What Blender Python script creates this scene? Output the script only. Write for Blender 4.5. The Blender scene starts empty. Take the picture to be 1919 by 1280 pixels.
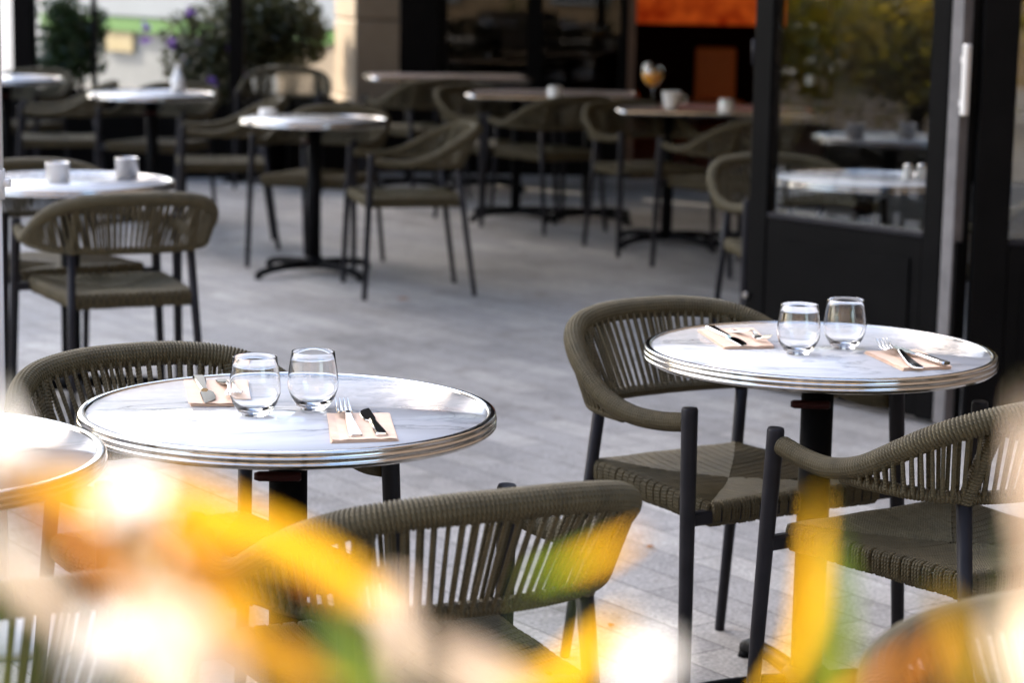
import bpy, math, random
from mathutils import Vector, Matrix
R = math.radians
random.seed(7)
SC = bpy.context.scene
COL = SC.collection

# ------------------------------------------------------------------ camera
CAM_H = 1.4924
PITCH, ROLL, FPX = 0.1646, 0.0187, 4291.6
fw = Vector((0, math.cos(PITCH), -math.sin(PITCH)))
up0 = Vector((0, math.sin(PITCH), math.cos(PITCH)))
rt0 = Vector((1, 0, 0))
rt = rt0 * math.cos(ROLL) + up0 * math.sin(ROLL)
up = up0 * math.cos(ROLL) - rt0 * math.sin(ROLL)
cd = bpy.data.cameras.new('camera')
cam = bpy.data.objects.new('camera', cd)
COL.objects.link(cam)
cam.matrix_world = Matrix(((rt.x, up.x, -fw.x, 0), (rt.y, up.y, -fw.y, 0), (rt.z, up.z, -fw.z, CAM_H), (0, 0, 0, 1)))
cd.sensor_width = 36
cd.lens = FPX / 1919 * 36
cd.clip_start = 0.05
cd.clip_end = 500
cd.dof.use_dof = True
cd.dof.focus_distance = 3.95
cd.dof.aperture_fstop = 4.2
SC.camera = cam

# ------------------------------------------------------------------ sky and sun
SUN_EL = 38.0
sd = Vector((-0.8 * math.cos(R(SUN_EL)), 0.6 * math.cos(R(SUN_EL)), math.sin(R(SUN_EL))))
w = bpy.data.worlds.new('World')
SC.world = w
w.use_nodes = True
nt = w.node_tree
bg = nt.nodes['Background']
sky = nt.nodes.new('ShaderNodeTexSky')
sky.sky_type = 'NISHITA'
sky.sun_disc = False
sky.sun_elevation = R(SUN_EL)
sky.sun_rotation = R(-53)
sky.dust_density = 2.5
nt.links.new(sky.outputs[0], bg.inputs[0])
bg.inputs[1].default_value = 0.15
sl = bpy.data.lights.new('sun', 'SUN')
sl.energy = 2.6
sl.angle = R(0.5)
sl.color = (1.0, 0.9, 0.76)
so = bpy.data.objects.new('sun', sl)
COL.objects.link(so)
so.rotation_euler = (-sd).to_track_quat('-Z', 'Y').to_euler()
so.location = (0, 0, 30)

vs = SC.view_settings
vs.view_transform = 'Standard'
vs.look = 'None'
vs.exposure = 2.5
vs.gamma = 1.0
SC.cycles.use_denoising = True
SC.cycles.max_bounces = 10
SC.cycles.transmission_bounces = 10
SC.cycles.transparent_max_bounces = 12
SC.cycles.sample_clamp_indirect = 8.0


# ------------------------------------------------------------------ helpers
class MB:
    """collects shapes and links them as one mesh object"""
    def __init__(s):
        s.v, s.f, s.uv, s.sm = [], [], [], []

    def add(s, vs_, fs, uvs=None, smooth=True):
        o = len(s.v)
        s.v += [tuple(p) for p in vs_]
        for f in fs:
            s.f.append(tuple(i + o for i in f))
            s.uv.append([uvs[i] for i in f] if uvs else [(0, 0)] * len(f))
            s.sm.append(smooth)

    def box(s, x0, x1, y0, y1, z0, z1, M=None, bev=0.0):
        if bev > 0:
            b = bev
            prof = []
            for (sx, sy) in ((1, 1), (-1, 1), (-1, -1), (1, -1)):
                cx = (x1 - b) if sx > 0 else (x0 + b)
                cy = (y1 - b) if sy > 0 else (y0 + b)
                a0 = {(1, 1): 0, (-1, 1): 90, (-1, -1): 180, (1, -1): 270}[(sx, sy)]
                for k in range(3):
                    a = R(a0 + 45 * k)
                    prof.append((cx, cy, math.cos(a), math.sin(a)))
            rings = [(b, z0, 0), (0, z0 + b, 1), (0, z1 - b, 1), (b, z1, 0)]
            vs_ = []
            for (ins, z, q) in rings:
                for (cx, cy, c, n) in prof:
                    rr = b - ins
                    vs_.append((cx + c * rr, cy + n * rr, z))
            n = len(prof)
            fs = []
            for i in range(3):
                for k in range(n):
                    fs.append((i * n + k, i * n + (k + 1) % n, (i + 1) * n + (k + 1) % n, (i + 1) * n + k))
            fs.append(tuple(reversed(range(n))))
            fs.append(tuple(range(3 * n, 4 * n)))
        else:
            vs_ = [(x0, y0, z0), (x1, y0, z0), (x1, y1, z0), (x0, y1, z0), (x0, y0, z1), (x1, y0, z1), (x1, y1, z1), (x0, y1, z1)]
            fs = [(3, 2, 1, 0), (4, 5, 6, 7), (0, 1, 5, 4), (1, 2, 6, 5), (2, 3, 7, 6), (3, 0, 4, 7)]
        if M is not None:
            vs_ = [M @ Vector(p) for p in vs_]
        s.add(vs_, fs, None, False)

    def tube(s, pts, rad, n=10, cap=True, sx=1.0, uvfun=None, closed=False):
        """round tube along pts; rad a number or list"""
        pts = [Vector(p) for p in pts]
        m = len(pts)
        if not hasattr(rad, '__len__'):
            rad = [rad] * m
        T = []
        for i in range(m):
            a = pts[max(0, i - 1)]
            b = pts[min(m - 1, i + 1)]
            T.append((b - a).normalized())
        ref = Vector((0, 0, 1)) if abs(T[0].z) < 0.9 else Vector((0, 1, 0))
        vs_, uvs, fs = [], [], []
        L = 0.0
        for i in range(m):
            if i:
                L += (pts[i] - pts[i - 1]).length
            sdv = T[i].cross(ref)
            if sdv.length < 1e-4:
                sdv = T[i].cross(Vector((1, 0, 0)))
            sdv.normalize()
            u_ = sdv.cross(T[i]).normalized()
            for k in range(n + 1):
                a = 2 * math.pi * k / n
                p = pts[i] + sdv * (math.cos(a) * rad[i] * sx) + u_ * (math.sin(a) * rad[i])
                vs_.append(p)
                uvs.append(uvfun(L, k / n, rad[i]) if uvfun else (L, k / n))
        q = n + 1
        for i in range(m - 1):
            for k in range(n):
                fs.append((i * q + k, i * q + k + 1, (i + 1) * q + k + 1, (i + 1) * q + k))
        s.add(vs_, fs, uvs, True)
        if cap:
            s.add([vs_[k] for k in range(n)], [tuple(reversed(range(n)))], None, False)
            s.add([vs_[(m - 1) * q + k] for k in range(n)], [tuple(range(n))], None, False)

    def lathe(s, prof, n=48, cx=0, cy=0, closed=False):
        m = len(prof)
        vs_, fs, uvs = [], [], []
        for i in range(n + 1):
            a = 2 * math.pi * i / n
            for j, (r, z) in enumerate(prof):
                vs_.append((cx + r * math.cos(a), cy + r * math.sin(a), z))
                uvs.append((i / n, z))
        for i in range(n):
            for j in range(m - 1 if not closed else m):
                j2 = (j + 1) % m
                fs.append((i * m + j, (i + 1) * m + j, (i + 1) * m + j2, i * m + j2))
        s.add(vs_, fs, uvs, True)

    def ribbon(s, pts, hw, th, lat=None):
        """flat bar along pts, half widths hw, thickness th"""
        pts = [Vector(p) for p in pts]
        vs_ = []
        m = len(pts)
        for i in range(m):
            t = (pts[min(m - 1, i + 1)] - pts[max(0, i - 1)]).normalized()
            l = lat or Vector((-t.y, t.x, 0)).normalized()
            nn = t.cross(l).normalized()
            if nn.z < 0:
                nn = -nn
            h = hw[i]
            t2 = th / 2
            c = min(h * 0.4, t2 * 0.8)
            for (a, b) in ((-h, 0), (-h + c, t2), (h - c, t2), (h, 0), (h - c, -t2), (-h + c, -t2)):
                vs_.append(pts[i] + l * a + nn * b)
        fs = []
        for i in range(m - 1):
            for k in range(6):
                fs.append((i * 6 + k, i * 6 + (k + 1) % 6, (i + 1) * 6 + (k + 1) % 6, (i + 1) * 6 + k))
        fs.append(tuple(range(6)))
        fs.append(tuple(reversed(range((m - 1) * 6, m * 6))))
        s.add(vs_, fs, None, False)

    def build(s, name, mat, parent=None, recalc=True):
        me = bpy.data.meshes.new(name)
        me.from_pydata(s.v, [], s.f)
        uvl = me.uv_layers.new(name='UVMap')
        flat = []
        for u in s.uv:
            for q in u:
                flat += [q[0], q[1]]
        uvl.data.foreach_set('uv', flat)
        me.polygons.foreach_set('use_smooth', s.sm)
        me.materials.append(mat)
        if recalc:
            import bmesh
            b = bmesh.new()
            b.from_mesh(me)
            bmesh.ops.remove_doubles(b, verts=b.verts, dist=1e-6)
            bmesh.ops.recalc_face_normals(b, faces=b.faces)
            b.to_mesh(me)
            b.free()
        o = bpy.data.objects.new(name, me)
        COL.objects.link(o)
        if parent:
            o.parent = parent
        return o


def tag(o, label=None, cat=None, group=None, kind=None):
    if label: o['label'] = label
    if cat: o['category'] = cat
    if group: o['group'] = group
    if kind: o['kind'] = kind
    return o


def empty(name, loc=(0, 0, 0), rz=0.0):
    o = bpy.data.objects.new(name, None)
    COL.objects.link(o)
    o.empty_display_size = 0.1
    o.location = loc
    o.rotation_euler = (0, 0, rz)
    return o


def copy_tree(o, parent=None):
    c = o.copy()
    COL.objects.link(c)
    if parent is not None:
        c.parent = parent
    for ch in [x for x in KIDS.get(o.name, [])]:
        copy_tree(ch, c)
    return c


KIDS = {}


def index_kids(root):
    for ch in root.children:
        pass
    KIDS[root.name] = list(root.children)
    for ch in root.children:
        index_kids(ch)


def rayd(px, py):
    return fw + rt * ((px - 959.5) / FPX) - up * ((py - 640) / FPX)


def at(px, py, depth):
    return Vector((0, 0, CAM_H)) + rayd(px, py) * depth


def onz(px, py, z):
    d = rayd(px, py)
    return Vector((0, 0, CAM_H)) + d * ((z - CAM_H) / d.z)


def catmull(P, n):
    P = [Vector(p) for p in P]
    P = [P[0] * 2 - P[1]] + P + [P[-1] * 2 - P[-2]]
    out = []
    for i in range(1, len(P) - 2):
        p0, p1, p2, p3 = P[i - 1:i + 3]
        for k in range(n):
            t = k / n
            out.append(0.5 * ((2 * p1) + (p2 - p0) * t + (2 * p0 - 5 * p1 + 4 * p2 - p3) * t * t + (3 * p1 - p0 - 3 * p2 + p3) * t ** 3))
    out.append(P[-2])
    return out


def resample(pts, n):
    L = [0.0]
    for a, b in zip(pts, pts[1:]):
        L.append(L[-1] + (b - a).length)
    out = []
    j = 0
    for i in range(n):
        s = L[-1] * i / (n - 1)
        while j < len(L) - 2 and L[j + 1] < s:
            j += 1
        t = (s - L[j]) / max(1e-9, L[j + 1] - L[j])
        out.append(pts[j].lerp(pts[j + 1], min(1, max(0, t))))
    return out, L[-1]


# ------------------------------------------------------------------ materials
def mat(name, col, rough=0.5, metal=0.0, **kw):
    m = bpy.data.materials.new(name)
    m.use_nodes = True
    b = m.node_tree.nodes['Principled BSDF']
    b.inputs['Base Color'].default_value = (*col, 1)
    b.inputs['Roughness'].default_value = rough
    b.inputs['Metallic'].default_value = metal
    for k, v in kw.items():
        b.inputs[k].default_value = v
    return m


class NG:
    def __init__(s, m):
        s.m = m
        s.t = m.node_tree
        s.b = s.t.nodes['Principled BSDF']

    def n(s, kind, **kw):
        x = s.t.nodes.new(kind)
        for k, v in kw.items():
            if isinstance(k, str) and hasattr(x, k):
                setattr(x, k, v)
        return x

    def l(s, a, b):
        s.t.links.new(a, b)

    def math(s, op, a, b=None):
        x = s.t.nodes.new('ShaderNodeMath')
        x.operation = op
        for i, q in enumerate((a, b)):
            if q is None: continue
            if isinstance(q, (int, float)):
                x.inputs[i].default_value = q
            else:
                s.l(q, x.inputs[i])
        return x.outputs[0]

    def noise(s, scale, detail=4, rough=0.55, vec=None, dist=0.0):
        x = s.t.nodes.new('ShaderNodeTexNoise')
        x.inputs['Scale'].default_value = scale
        x.inputs['Detail'].default_value = detail
        x.inputs['Roughness'].default_value = rough
        x.inputs['Distortion'].default_value = dist
        if vec: s.l(vec, x.inputs['Vector'])
        return x

    def ramp(s, fac, stops):
        x = s.t.nodes.new('ShaderNodeValToRGB')
        s.l(fac, x.inputs[0])
        e = x.color_ramp.elements
        while len(e) < len(stops):
            e.new(0.5)
        for q, (p, c) in zip(e, stops):
            q.position = p
            q.color = (*c, 1) if len(c) == 3 else c
        return x.outputs[0]

    def bump(s, h, strength=0.5, dist=0.002, normal=None):
        x = s.t.nodes.new('ShaderNodeBump')
        x.inputs['Strength'].default_value = strength
        x.inputs['Distance'].default_value = dist
        s.l(h, x.inputs['Height'])
        if normal: s.l(normal, x.inputs['Normal'])
        return x.outputs[0]

    def coord(s, which='Object'):
        return s.t.nodes.new('ShaderNodeTexCoord').outputs[which]


def noisy(name, c0, c1, scale, rough=0.6, bump=0.2, metal=0.0, dist=0.002, detail=5):
    m = mat(name, c0, rough, metal)
    g = NG(m)
    if metal < .5 and max(c1) < .09: g.b.inputs['Specular IOR Level'].default_value = 0.035 if max(c1) < .012 else 0.10
    v = g.coord('Object')
    n = g.noise(scale, detail, 0.6, v)
    g.l(g.ramp(n.outputs[0], [(0.3, c0), (0.7, c1)]), g.b.inputs['Base Color'])
    n2 = g.noise(scale * 6, 4, 0.6, v)
    g.l(g.bump(n2.outputs[0], bump, dist), g.b.inputs['Normal'])
    return m


def make_rope():
    m = mat('rope', (0.1, 0.09, 0.05), 0.62)
    g = NG(m)
    uv = g.coord('UV')
    sp = g.n('ShaderNodeSeparateXYZ')
    g.l(uv, sp.inputs[0])
    ph = g.math('ADD', g.math('MULTIPLY', sp.outputs[0], 2 * math.pi / 0.0065), g.math('MULTIPLY', sp.outputs[1], 2 * math.pi))
    s_ = g.math('SINE', ph)
    h = g.math('ADD', g.math('MULTIPLY', s_, 0.5), 0.5)
    ob = g.coord('Object')
    n = g.noise(35, 4, 0.6, ob)
    n2 = g.noise(900, 2, 0.5, ob)
    c = g.ramp(n.outputs[0], [(0.25, (0.052, 0.040, 0.0180)), (0.75, (0.092, 0.072, 0.0345))])
    g.l(c, g.b.inputs['Base Color'])
    hh = g.math('ADD', h, g.math('MULTIPLY', n2.outputs[0], 0.5))
    g.l(g.bump(hh, 0.75, 0.0012), g.b.inputs['Normal'])
    g.b.inputs['Specular IOR Level'].default_value = 0.3
    return m


def make_marble():
    m = mat('marble', (0.8, 0.8, 0.8), 0.12)
    g = NG(m)
    ob = g.coord('Object')
    info = g.n('ShaderNodeObjectInfo')
    mp = g.n('ShaderNodeVectorMath', operation='ADD')
    g.l(ob, mp.inputs[0])
    sc = g.n('ShaderNodeVectorMath', operation='SCALE')
    g.l(info.outputs['Location'], sc.inputs[0])
    sc.inputs[3].default_value = 1.7
    g.l(sc.outputs[0], mp.inputs[1])
    st = g.n('ShaderNodeMapping')
    g.l(mp.outputs[0], st.inputs[0])
    st.inputs['Rotation'].default_value = (0, 0, R(12))
    st.inputs['Scale'].default_value = (1.0, 2.3, 1.0)
    v = st.outputs[0]
    n1 = g.noise(3.2, 9, 0.62, v, 1.1)
    a1 = g.math('ABSOLUTE', g.math('SUBTRACT', n1.outputs[0], 0.5))
    vein = g.ramp(a1, [(0.0, (0.34, 0.35, 0.35)), (0.014, (0.62, 0.63, 0.63)), (0.05, (0.84, 0.84, 0.84)), (0.3, (0.9, 0.9, 0.9))])
    n3 = g.noise(1.9, 3, 0.5, v, 0.4)
    msk = g.ramp(n3.outputs[0], [(0.44, (0, 0, 0)), (0.6, (1, 1, 1))])
    n2 = g.noise(2.2, 6, 0.55, v, 0.5)
    cl = g.ramp(n2.outputs[0], [(0.3, (0.53, 0.53, 0.525)), (0.62, (0.66, 0.655, 0.65))])
    mx = g.n('ShaderNodeMix', data_type='RGBA')
    g.l(msk, mx.inputs[0])
    g.l(cl, mx.inputs[6])
    mu = g.n('ShaderNodeMix', data_type='RGBA', blend_type='MULTIPLY')
    mu.inputs[0].default_value = 1
    g.l(cl, mu.inputs[6])
    g.l(vein, mu.inputs[7])
    g.l(mu.outputs[2], mx.inputs[7])
    g.l(mx.outputs[2], g.b.inputs['Base Color'])
    g.b.inputs['Coat Weight'].default_value = 0.06
    g.b.inputs['Specular IOR Level'].default_value = 0.22
    g.b.inputs['Coat Roughness'].default_value = 0.03
    n4 = g.noise(60, 3, 0.5, ob)
    g.l(g.ramp(n4.outputs[0], [(0.3, (0.08,) * 3), (0.7, (0.16,) * 3)]), g.b.inputs['Roughness'])
    return m


def make_paving():
    m = mat('granite_paving', (0.3, 0.3, 0.3), 0.75)
    g = NG(m)
    ob = g.coord('Object')
    mp = g.n('ShaderNodeMapping')
    g.l(ob, mp.inputs[0])
    mp.inputs['Rotation'].default_value = (0, 0, R(54.3))
    mp.inputs['Location'].default_value = (0.09, 0.037, 0)
    br = g.n('ShaderNodeTexBrick')
    g.l(mp.outputs[0], br.inputs['Vector'])
    br.inputs['Scale'].default_value = 1.0
    br.inputs['Mortar Size'].default_value = 0.0026
    br.inputs['Mortar Smooth'].default_value = 0.35
    br.inputs['Brick Width'].default_value = 0.45
    br.inputs['Row Height'].default_value = 0.137
    br.inputs['Color1'].default_value = (0.0, 0.0, 0.0, 1)
    br.inputs['Color2'].default_value = (1, 1, 1, 1)
    br.inputs['Mortar'].default_value = (0.5, 0.5, 0.5, 1)
    br.offset = 0.37
    br.offset_frequency = 3
    nf = g.noise(95, 6, 0.75, ob)
    nb = g.noise(1.3, 5, 0.6, ob)
    nm = g.noise(14, 5, 0.65, ob)
    grain = g.ramp(nf.outputs[0], [(0.33, (0.148, 0.142, 0.133)), (0.5, (0.308, 0.293, 0.272)), (0.66, (0.472, 0.450, 0.415))])
    big = g.ramp(nb.outputs[0], [(0.3, (0.70, 0.685, 0.67)), (0.7, (1.10, 1.10, 1.10))])
    mid = g.ramp(nm.outputs[0], [(0.3, (0.80, 0.80, 0.80)), (0.7, (1.12, 1.12, 1.12))])
    per = g.ramp(br.outputs[0], [(0.0, (0.78, 0.78, 0.79)), (1.0, (1.10, 1.09, 1.06))])
    cur = grain
    ns = g.noise(4.2, 8, 0.62, ob, 0.6)
    stain = g.ramp(ns.outputs[0], [(0.56, (1, 1, 1)), (0.70, (0.70, 0.675, 0.65))])
    for q in (big, mid, per, stain):
        x = g.n('ShaderNodeMix', data_type='RGBA', blend_type='MULTIPLY')
        x.inputs[0].default_value = 1
        g.l(cur, x.inputs[6])
        g.l(q, x.inputs[7])
        cur = x.outputs[2]
    x = g.n('ShaderNodeMix', data_type='RGBA')
    g.l(br.outputs['Fac'], x.inputs[0])
    g.l(cur, x.inputs[6])
    x.inputs[7].default_value = (0.075, 0.068, 0.06, 1)
    g.l(x.outputs[2], g.b.inputs['Base Color'])
    hgt = g.math('SUBTRACT', g.math('MULTIPLY', nf.outputs[0], 0.25), br.outputs['Fac'])
    g.l(g.bump(hgt, 0.6, 0.003), g.b.inputs['Normal'])
    return m


def make_glass(name, col=(1, 1, 1), ior=1.5):
    m = mat(name, col, 0.0)
    b = m.node_tree.nodes['Principled BSDF']
    b.inputs['Transmission Weight'].default_value = 1.0
    b.inputs['IOR'].default_value = ior
    return m


def make_pane(name, tint=(0.8, 0.82, 0.8), ior=1.5, extra=0.0):
    """thin window pane: clear in the middle, mirror by fresnel"""
    m = bpy.data.materials.new(name)
    m.use_nodes = True
    t = m.node_tree
    t.nodes.remove(t.nodes['Principled BSDF'])
    out = t.nodes['Material Output']
    tr = t.nodes.new('ShaderNodeBsdfTransparent')
    tr.inputs[0].default_value = (*tint, 1)
    gl = t.nodes.new('ShaderNodeBsdfGlossy')
    gl.inputs['Roughness'].default_value = 0.015
    fr = t.nodes.new('ShaderNodeFresnel')
    ge = t.nodes.new('ShaderNodeNewGeometry')
    mr = t.nodes.new('ShaderNodeMapRange')
    mr.inputs[3].default_value = ior
    mr.inputs[4].default_value = 1 / ior
    t.links.new(ge.outputs['Backfacing'], mr.inputs[0])
    t.links.new(mr.outputs[0], fr.inputs[0])
    ad = t.nodes.new('ShaderNodeMath')
    ad.inputs[1].default_value = extra
    t.links.new(fr.outputs[0], ad.inputs[0])
    mx = t.nodes.new('ShaderNodeMixShader')
    t.links.new(ad.outputs[0], mx.inputs[0])
    t.links.new(tr.outputs[0], mx.inputs[1])
    t.links.new(gl.outputs[0], mx.inputs[2])
    t.links.new(mx.outputs[0], out.inputs[0])
    return m


def make_leaf(name, c0, c1, scale=8, trans=0.5, tint=(1.3, 1.2, 0.5), rough=0.4, gloss=0.06):
    m = bpy.data.materials.new(name)
    m.use_nodes = True
    t = m.node_tree
    t.nodes.remove(t.nodes['Principled BSDF'])
    out = t.nodes['Material Output']
    tc = t.nodes.new('ShaderNodeTexCoord')
    nz = t.nodes.new('ShaderNodeTexNoise')
    nz.inputs['Scale'].default_value = scale
    nz.inputs['Detail'].default_value = 3
    t.links.new(tc.outputs['Object'], nz.inputs['Vector'])
    rp = t.nodes.new('ShaderNodeValToRGB')
    rp.color_ramp.elements[0].position = 0.35
    rp.color_ramp.elements[0].color = (*c0, 1)
    rp.color_ramp.elements[1].position = 0.65
    rp.color_ramp.elements[1].color = (*c1, 1)
    t.links.new(nz.outputs[0], rp.inputs[0])
    mu = t.nodes.new('ShaderNodeMix')
    mu.data_type = 'RGBA'
    mu.blend_type = 'MULTIPLY'
    mu.inputs[0].default_value = 1
    t.links.new(rp.outputs[0], mu.inputs[6])
    mu.inputs[7].default_value = (*tint, 1)
    df = t.nodes.new('ShaderNodeBsdfDiffuse')
    t.links.new(rp.outputs[0], df.inputs[0])
    tl = t.nodes.new('ShaderNodeBsdfTranslucent')
    t.links.new(mu.outputs[2], tl.inputs[0])
    gl = t.nodes.new('ShaderNodeBsdfGlossy')
    gl.inputs['Roughness'].default_value = rough
    m1 = t.nodes.new('ShaderNodeMixShader')
    m1.inputs[0].default_value = trans
    t.links.new(df.outputs[0], m1.inputs[1])
    t.links.new(tl.outputs[0], m1.inputs[2])
    m2 = t.nodes.new('ShaderNodeMixShader')
    m2.inputs[0].default_value = gloss
    t.links.new(m1.outputs[0], m2.inputs[1])
    t.links.new(gl.outputs[0], m2.inputs[2])
    t.links.new(m2.outputs[0], out.inputs[0])
    return m


def make_emit(name, c0, c1, strength, scale=6):
    m = mat(name, c0, 0.6)
    g = NG(m)
    n = g.noise(scale, 3, 0.5, g.coord('Object'))
    c = g.ramp(n.outputs[0], [(0.3, c0), (0.7, c1)])
    g.l(c, g.b.inputs['Base Color'])
    g.l(c, g.b.inputs['Emission Color'])
    g.b.inputs['Emission Strength'].default_value = strength
    return m


M = {}
M['rope'] = make_rope()
M['marble'] = make_marble()
M['paving'] = make_paving()
M['glass'] = make_glass('drinking_glass')
M['pane'] = make_pane('window_pane', (0.93, 0.94, 0.93), 1.5, 0.05)
M['dark_pane'] = make_pane('dark_pane', (0.35, 0.34, 0.32), 1.5, 0.0)
M['alu'] = noisy('charcoal_aluminium', (0.013, 0.012, 0.0135), (0.019, 0.0175, 0.0195), 18, 0.42, 0.08, 0.0, 0.0006)
M['iron'] = noisy('black_iron', (0.0035, 0.0034, 0.0035), (0.006, 0.0058, 0.006), 20, 0.45, 0.12, 0.0, 0.0008)
M['chrome'] = mat('polished_steel', (0.56, 0.53, 0.49), 0.13, 1.0)
_g = NG(M['chrome'])
_n = _g.noise(40, 5, 0.65, _g.coord('Object'))
_g.l(_g.ramp(_n.outputs[0], [(0.3, (0.07,) * 3), (0.75, (0.22,) * 3)]), _g.b.inputs['Roughness'])
M['steel'] = mat('cutlery_steel', (0.52, 0.51, 0.495), 0.07, 1.0)
M['brushed'] = noisy('brushed_steel', (0.30, 0.28, 0.26), (0.36, 0.34, 0.31), 30, 0.28, 0.1, 1.0, 0.0005)
M['red_lever'] = noisy('dark_red_enamel', (0.026, 0.007, 0.006), (0.036, 0.009, 0.008), 20, 0.45, 0.1)
M['napkin'] = noisy('peach_paper', (0.64, 0.45, 0.32), (0.70, 0.50, 0.37), 60, 0.85, 0.25, 0.0, 0.0006)
M['blackframe'] = noisy('black_painted_steel', (0.0035, 0.0033, 0.0032), (0.0055, 0.005, 0.0048), 9, 0.42, 0.1, 0.0, 0.001)
M['greystrip'] = noisy('weathered_grey_metal', (0.10, 0.090, 0.085), (0.155, 0.140, 0.132), 14, 0.6, 0.35)
M['whiteplastic'] = noisy('ivory_plastic', (0.62, 0.58, 0.52), (0.68, 0.64, 0.58), 10, 0.45, 0.05)
M['pole'] = noisy('white_painted_pole', (0.62, 0.60, 0.58), (0.70, 0.68, 0.66), 8, 0.4, 0.08)
M['limestone'] = noisy('limestone', (0.27, 0.205, 0.135), (0.34, 0.265, 0.18), 5, 0.8, 0.4, 0.0, 0.006)
M['facade'] = noisy('warm_stone', (0.20, 0.14, 0.08), (0.27, 0.195, 0.12), 2, 0.85, 0.3, 0.0, 0.01)
M['plaster'] = noisy('pale_plaster', (0.17, 0.14, 0.105), (0.22, 0.185, 0.145), 1.2, 0.85, 0.25, 0.0, 0.01)
M['darkplaster'] = noisy('brown_plaster', (0.075, 0.055, 0.042), (0.10, 0.075, 0.058), 1.5, 0.85, 0.2, 0.0, 0.008)
M['whitewall'] = noisy('white_cladding', (0.235, 0.26, 0.285), (0.27, 0.30, 0.33), 1.5, 0.6, 0.05)
M['green'] = noisy('bright_green_board', (0.045, 0.17, 0.015), (0.06, 0.20, 0.022), 3, 0.5, 0.05)
M['darkgreen'] = noisy('dark_green_trim', (0.02, 0.05, 0.03), (0.03, 0.06, 0.04), 3, 0.5, 0.05)
M['yellowpanel'] = noisy('pale_yellow_board', (0.34, 0.27, 0.13), (0.38, 0.31, 0.17), 3, 0.6, 0.05)
M['greypanel'] = noisy('grey_board', (0.20, 0.21, 0.21), (0.25, 0.26, 0.26), 3, 0.6, 0.05)
M['darkwall'] = noisy('black_timber_wall', (0.004, 0.0034, 0.003), (0.007, 0.0056, 0.005), 6, 0.55, 0.3, 0.0, 0.004)
M['brownframe'] = noisy('brown_timber', (0.075, 0.036, 0.018), (0.11, 0.055, 0.028), 7, 0.5, 0.2)
M['interior'] = noisy('dark_brown_plaster', (0.012, 0.006, 0.004), (0.02, 0.01, 0.006), 3, 0.7, 0.2)
M['orangepad'] = noisy('burnt_orange_leather', (0.80, 0.16, 0.015), (0.88, 0.20, 0.02), 8, 0.5, 0.1)
M['walnut'] = noisy('pale_brown_stone_top', (0.33, 0.265, 0.235), (0.40, 0.33, 0.295), 12, 0.25, 0.05)
M['awning'] = noisy('charcoal_awning_fabric', (0.04, 0.037, 0.034), (0.055, 0.05, 0.046), 6, 0.85, 0.3)
M['ceramic'] = noisy('white_ceramic', (0.72, 0.69, 0.64), (0.76, 0.73, 0.68), 10, 0.2, 0.02)
M['asphalt'] = noisy('pale_street_paving', (0.075, 0.075, 0.074), (0.105, 0.104, 0.102), 4, 0.85, 0.4, 0.0, 0.01)
M['soil'] = noisy('soil', (0.03, 0.02, 0.013), (0.05, 0.035, 0.022), 25, 0.95, 0.8, 0.0, 0.01)
M['planterwood'] = noisy('weathered_planter_wood', (0.03, 0.024, 0.02), (0.045, 0.036, 0.03), 9, 0.75, 0.4, 0.0, 0.004)
M['juice'] = mat('orange_cocktail', (1.0, 0.40, 0.005), 0.15, 0.0)
M['glow'] = make_emit('glowing_orange_panel', (0.42, 0.022, 0.002), (0.95, 0.15, 0.018), 0.060, 7)
M['box'] = make_leaf('boxwood_leaf', (0.018, 0.040, 0.012), (0.042, 0.075, 0.022), 5, 0.25, (1.2, 1.2, 0.5))
M['olive'] = make_leaf('olive_shrub_leaf', (0.035, 0.045, 0.018), (0.080, 0.085, 0.036), 4, 0.3, (1.2, 1.1, 0.6))
M['treeleaf'] = make_leaf('street_tree_leaf', (0.17, 0.18, 0.03), (0.40, 0.32, 0.06), 2, 0.55, (1.4, 1.2, 0.5))
M['bark'] = noisy('bark', (0.06, 0.045, 0.032), (0.10, 0.075, 0.055), 12, 0.9, 0.8, 0.0, 0.01)
M['violet'] = make_leaf('violet_petal', (0.22, 0.09, 0.45), (0.34, 0.16, 0.6), 9, 0.4, (1, 1, 1))
M['yleaf'] = make_leaf('golden_leaf', (0.47, 0.245, 0.008), (0.57, 0.33, 0.012), 20, 0.68, (1.05, 0.98, 0.7), 0.35, 0.05)
M['oleaf'] = make_leaf('amber_leaf', (0.36, 0.135, 0.02), (0.44, 0.19, 0.03), 20, 0.62, (1.05, 0.95, 0.8), 0.35, 0.05)
M['gleaf'] = make_leaf('lime_leaf', (0.10, 0.17, 0.007), (0.25, 0.29, 0.011), 20, 0.62, (1.1, 1.05, 0.5), 0.35, 0.05)
M['dryleaf'] = make_leaf('dry_leaf', (0.22, 0.07, 0.025), (0.34, 0.12, 0.04), 40, 0.2, (1, 1, 1), 0.6, 0.03)
M['cream'] = make_leaf('cream_petal', (0.70, 0.54, 0.40), (0.78, 0.63, 0.50), 20, 0.6, (1, 0.97, 0.93), 0.4, 0.05)
M['white'] = make_leaf('white_petal', (0.84, 0.82, 0.80), (0.88, 0.86, 0.84), 20, 0.6, (1, 1, 1), 0.4, 0.06)

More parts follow.
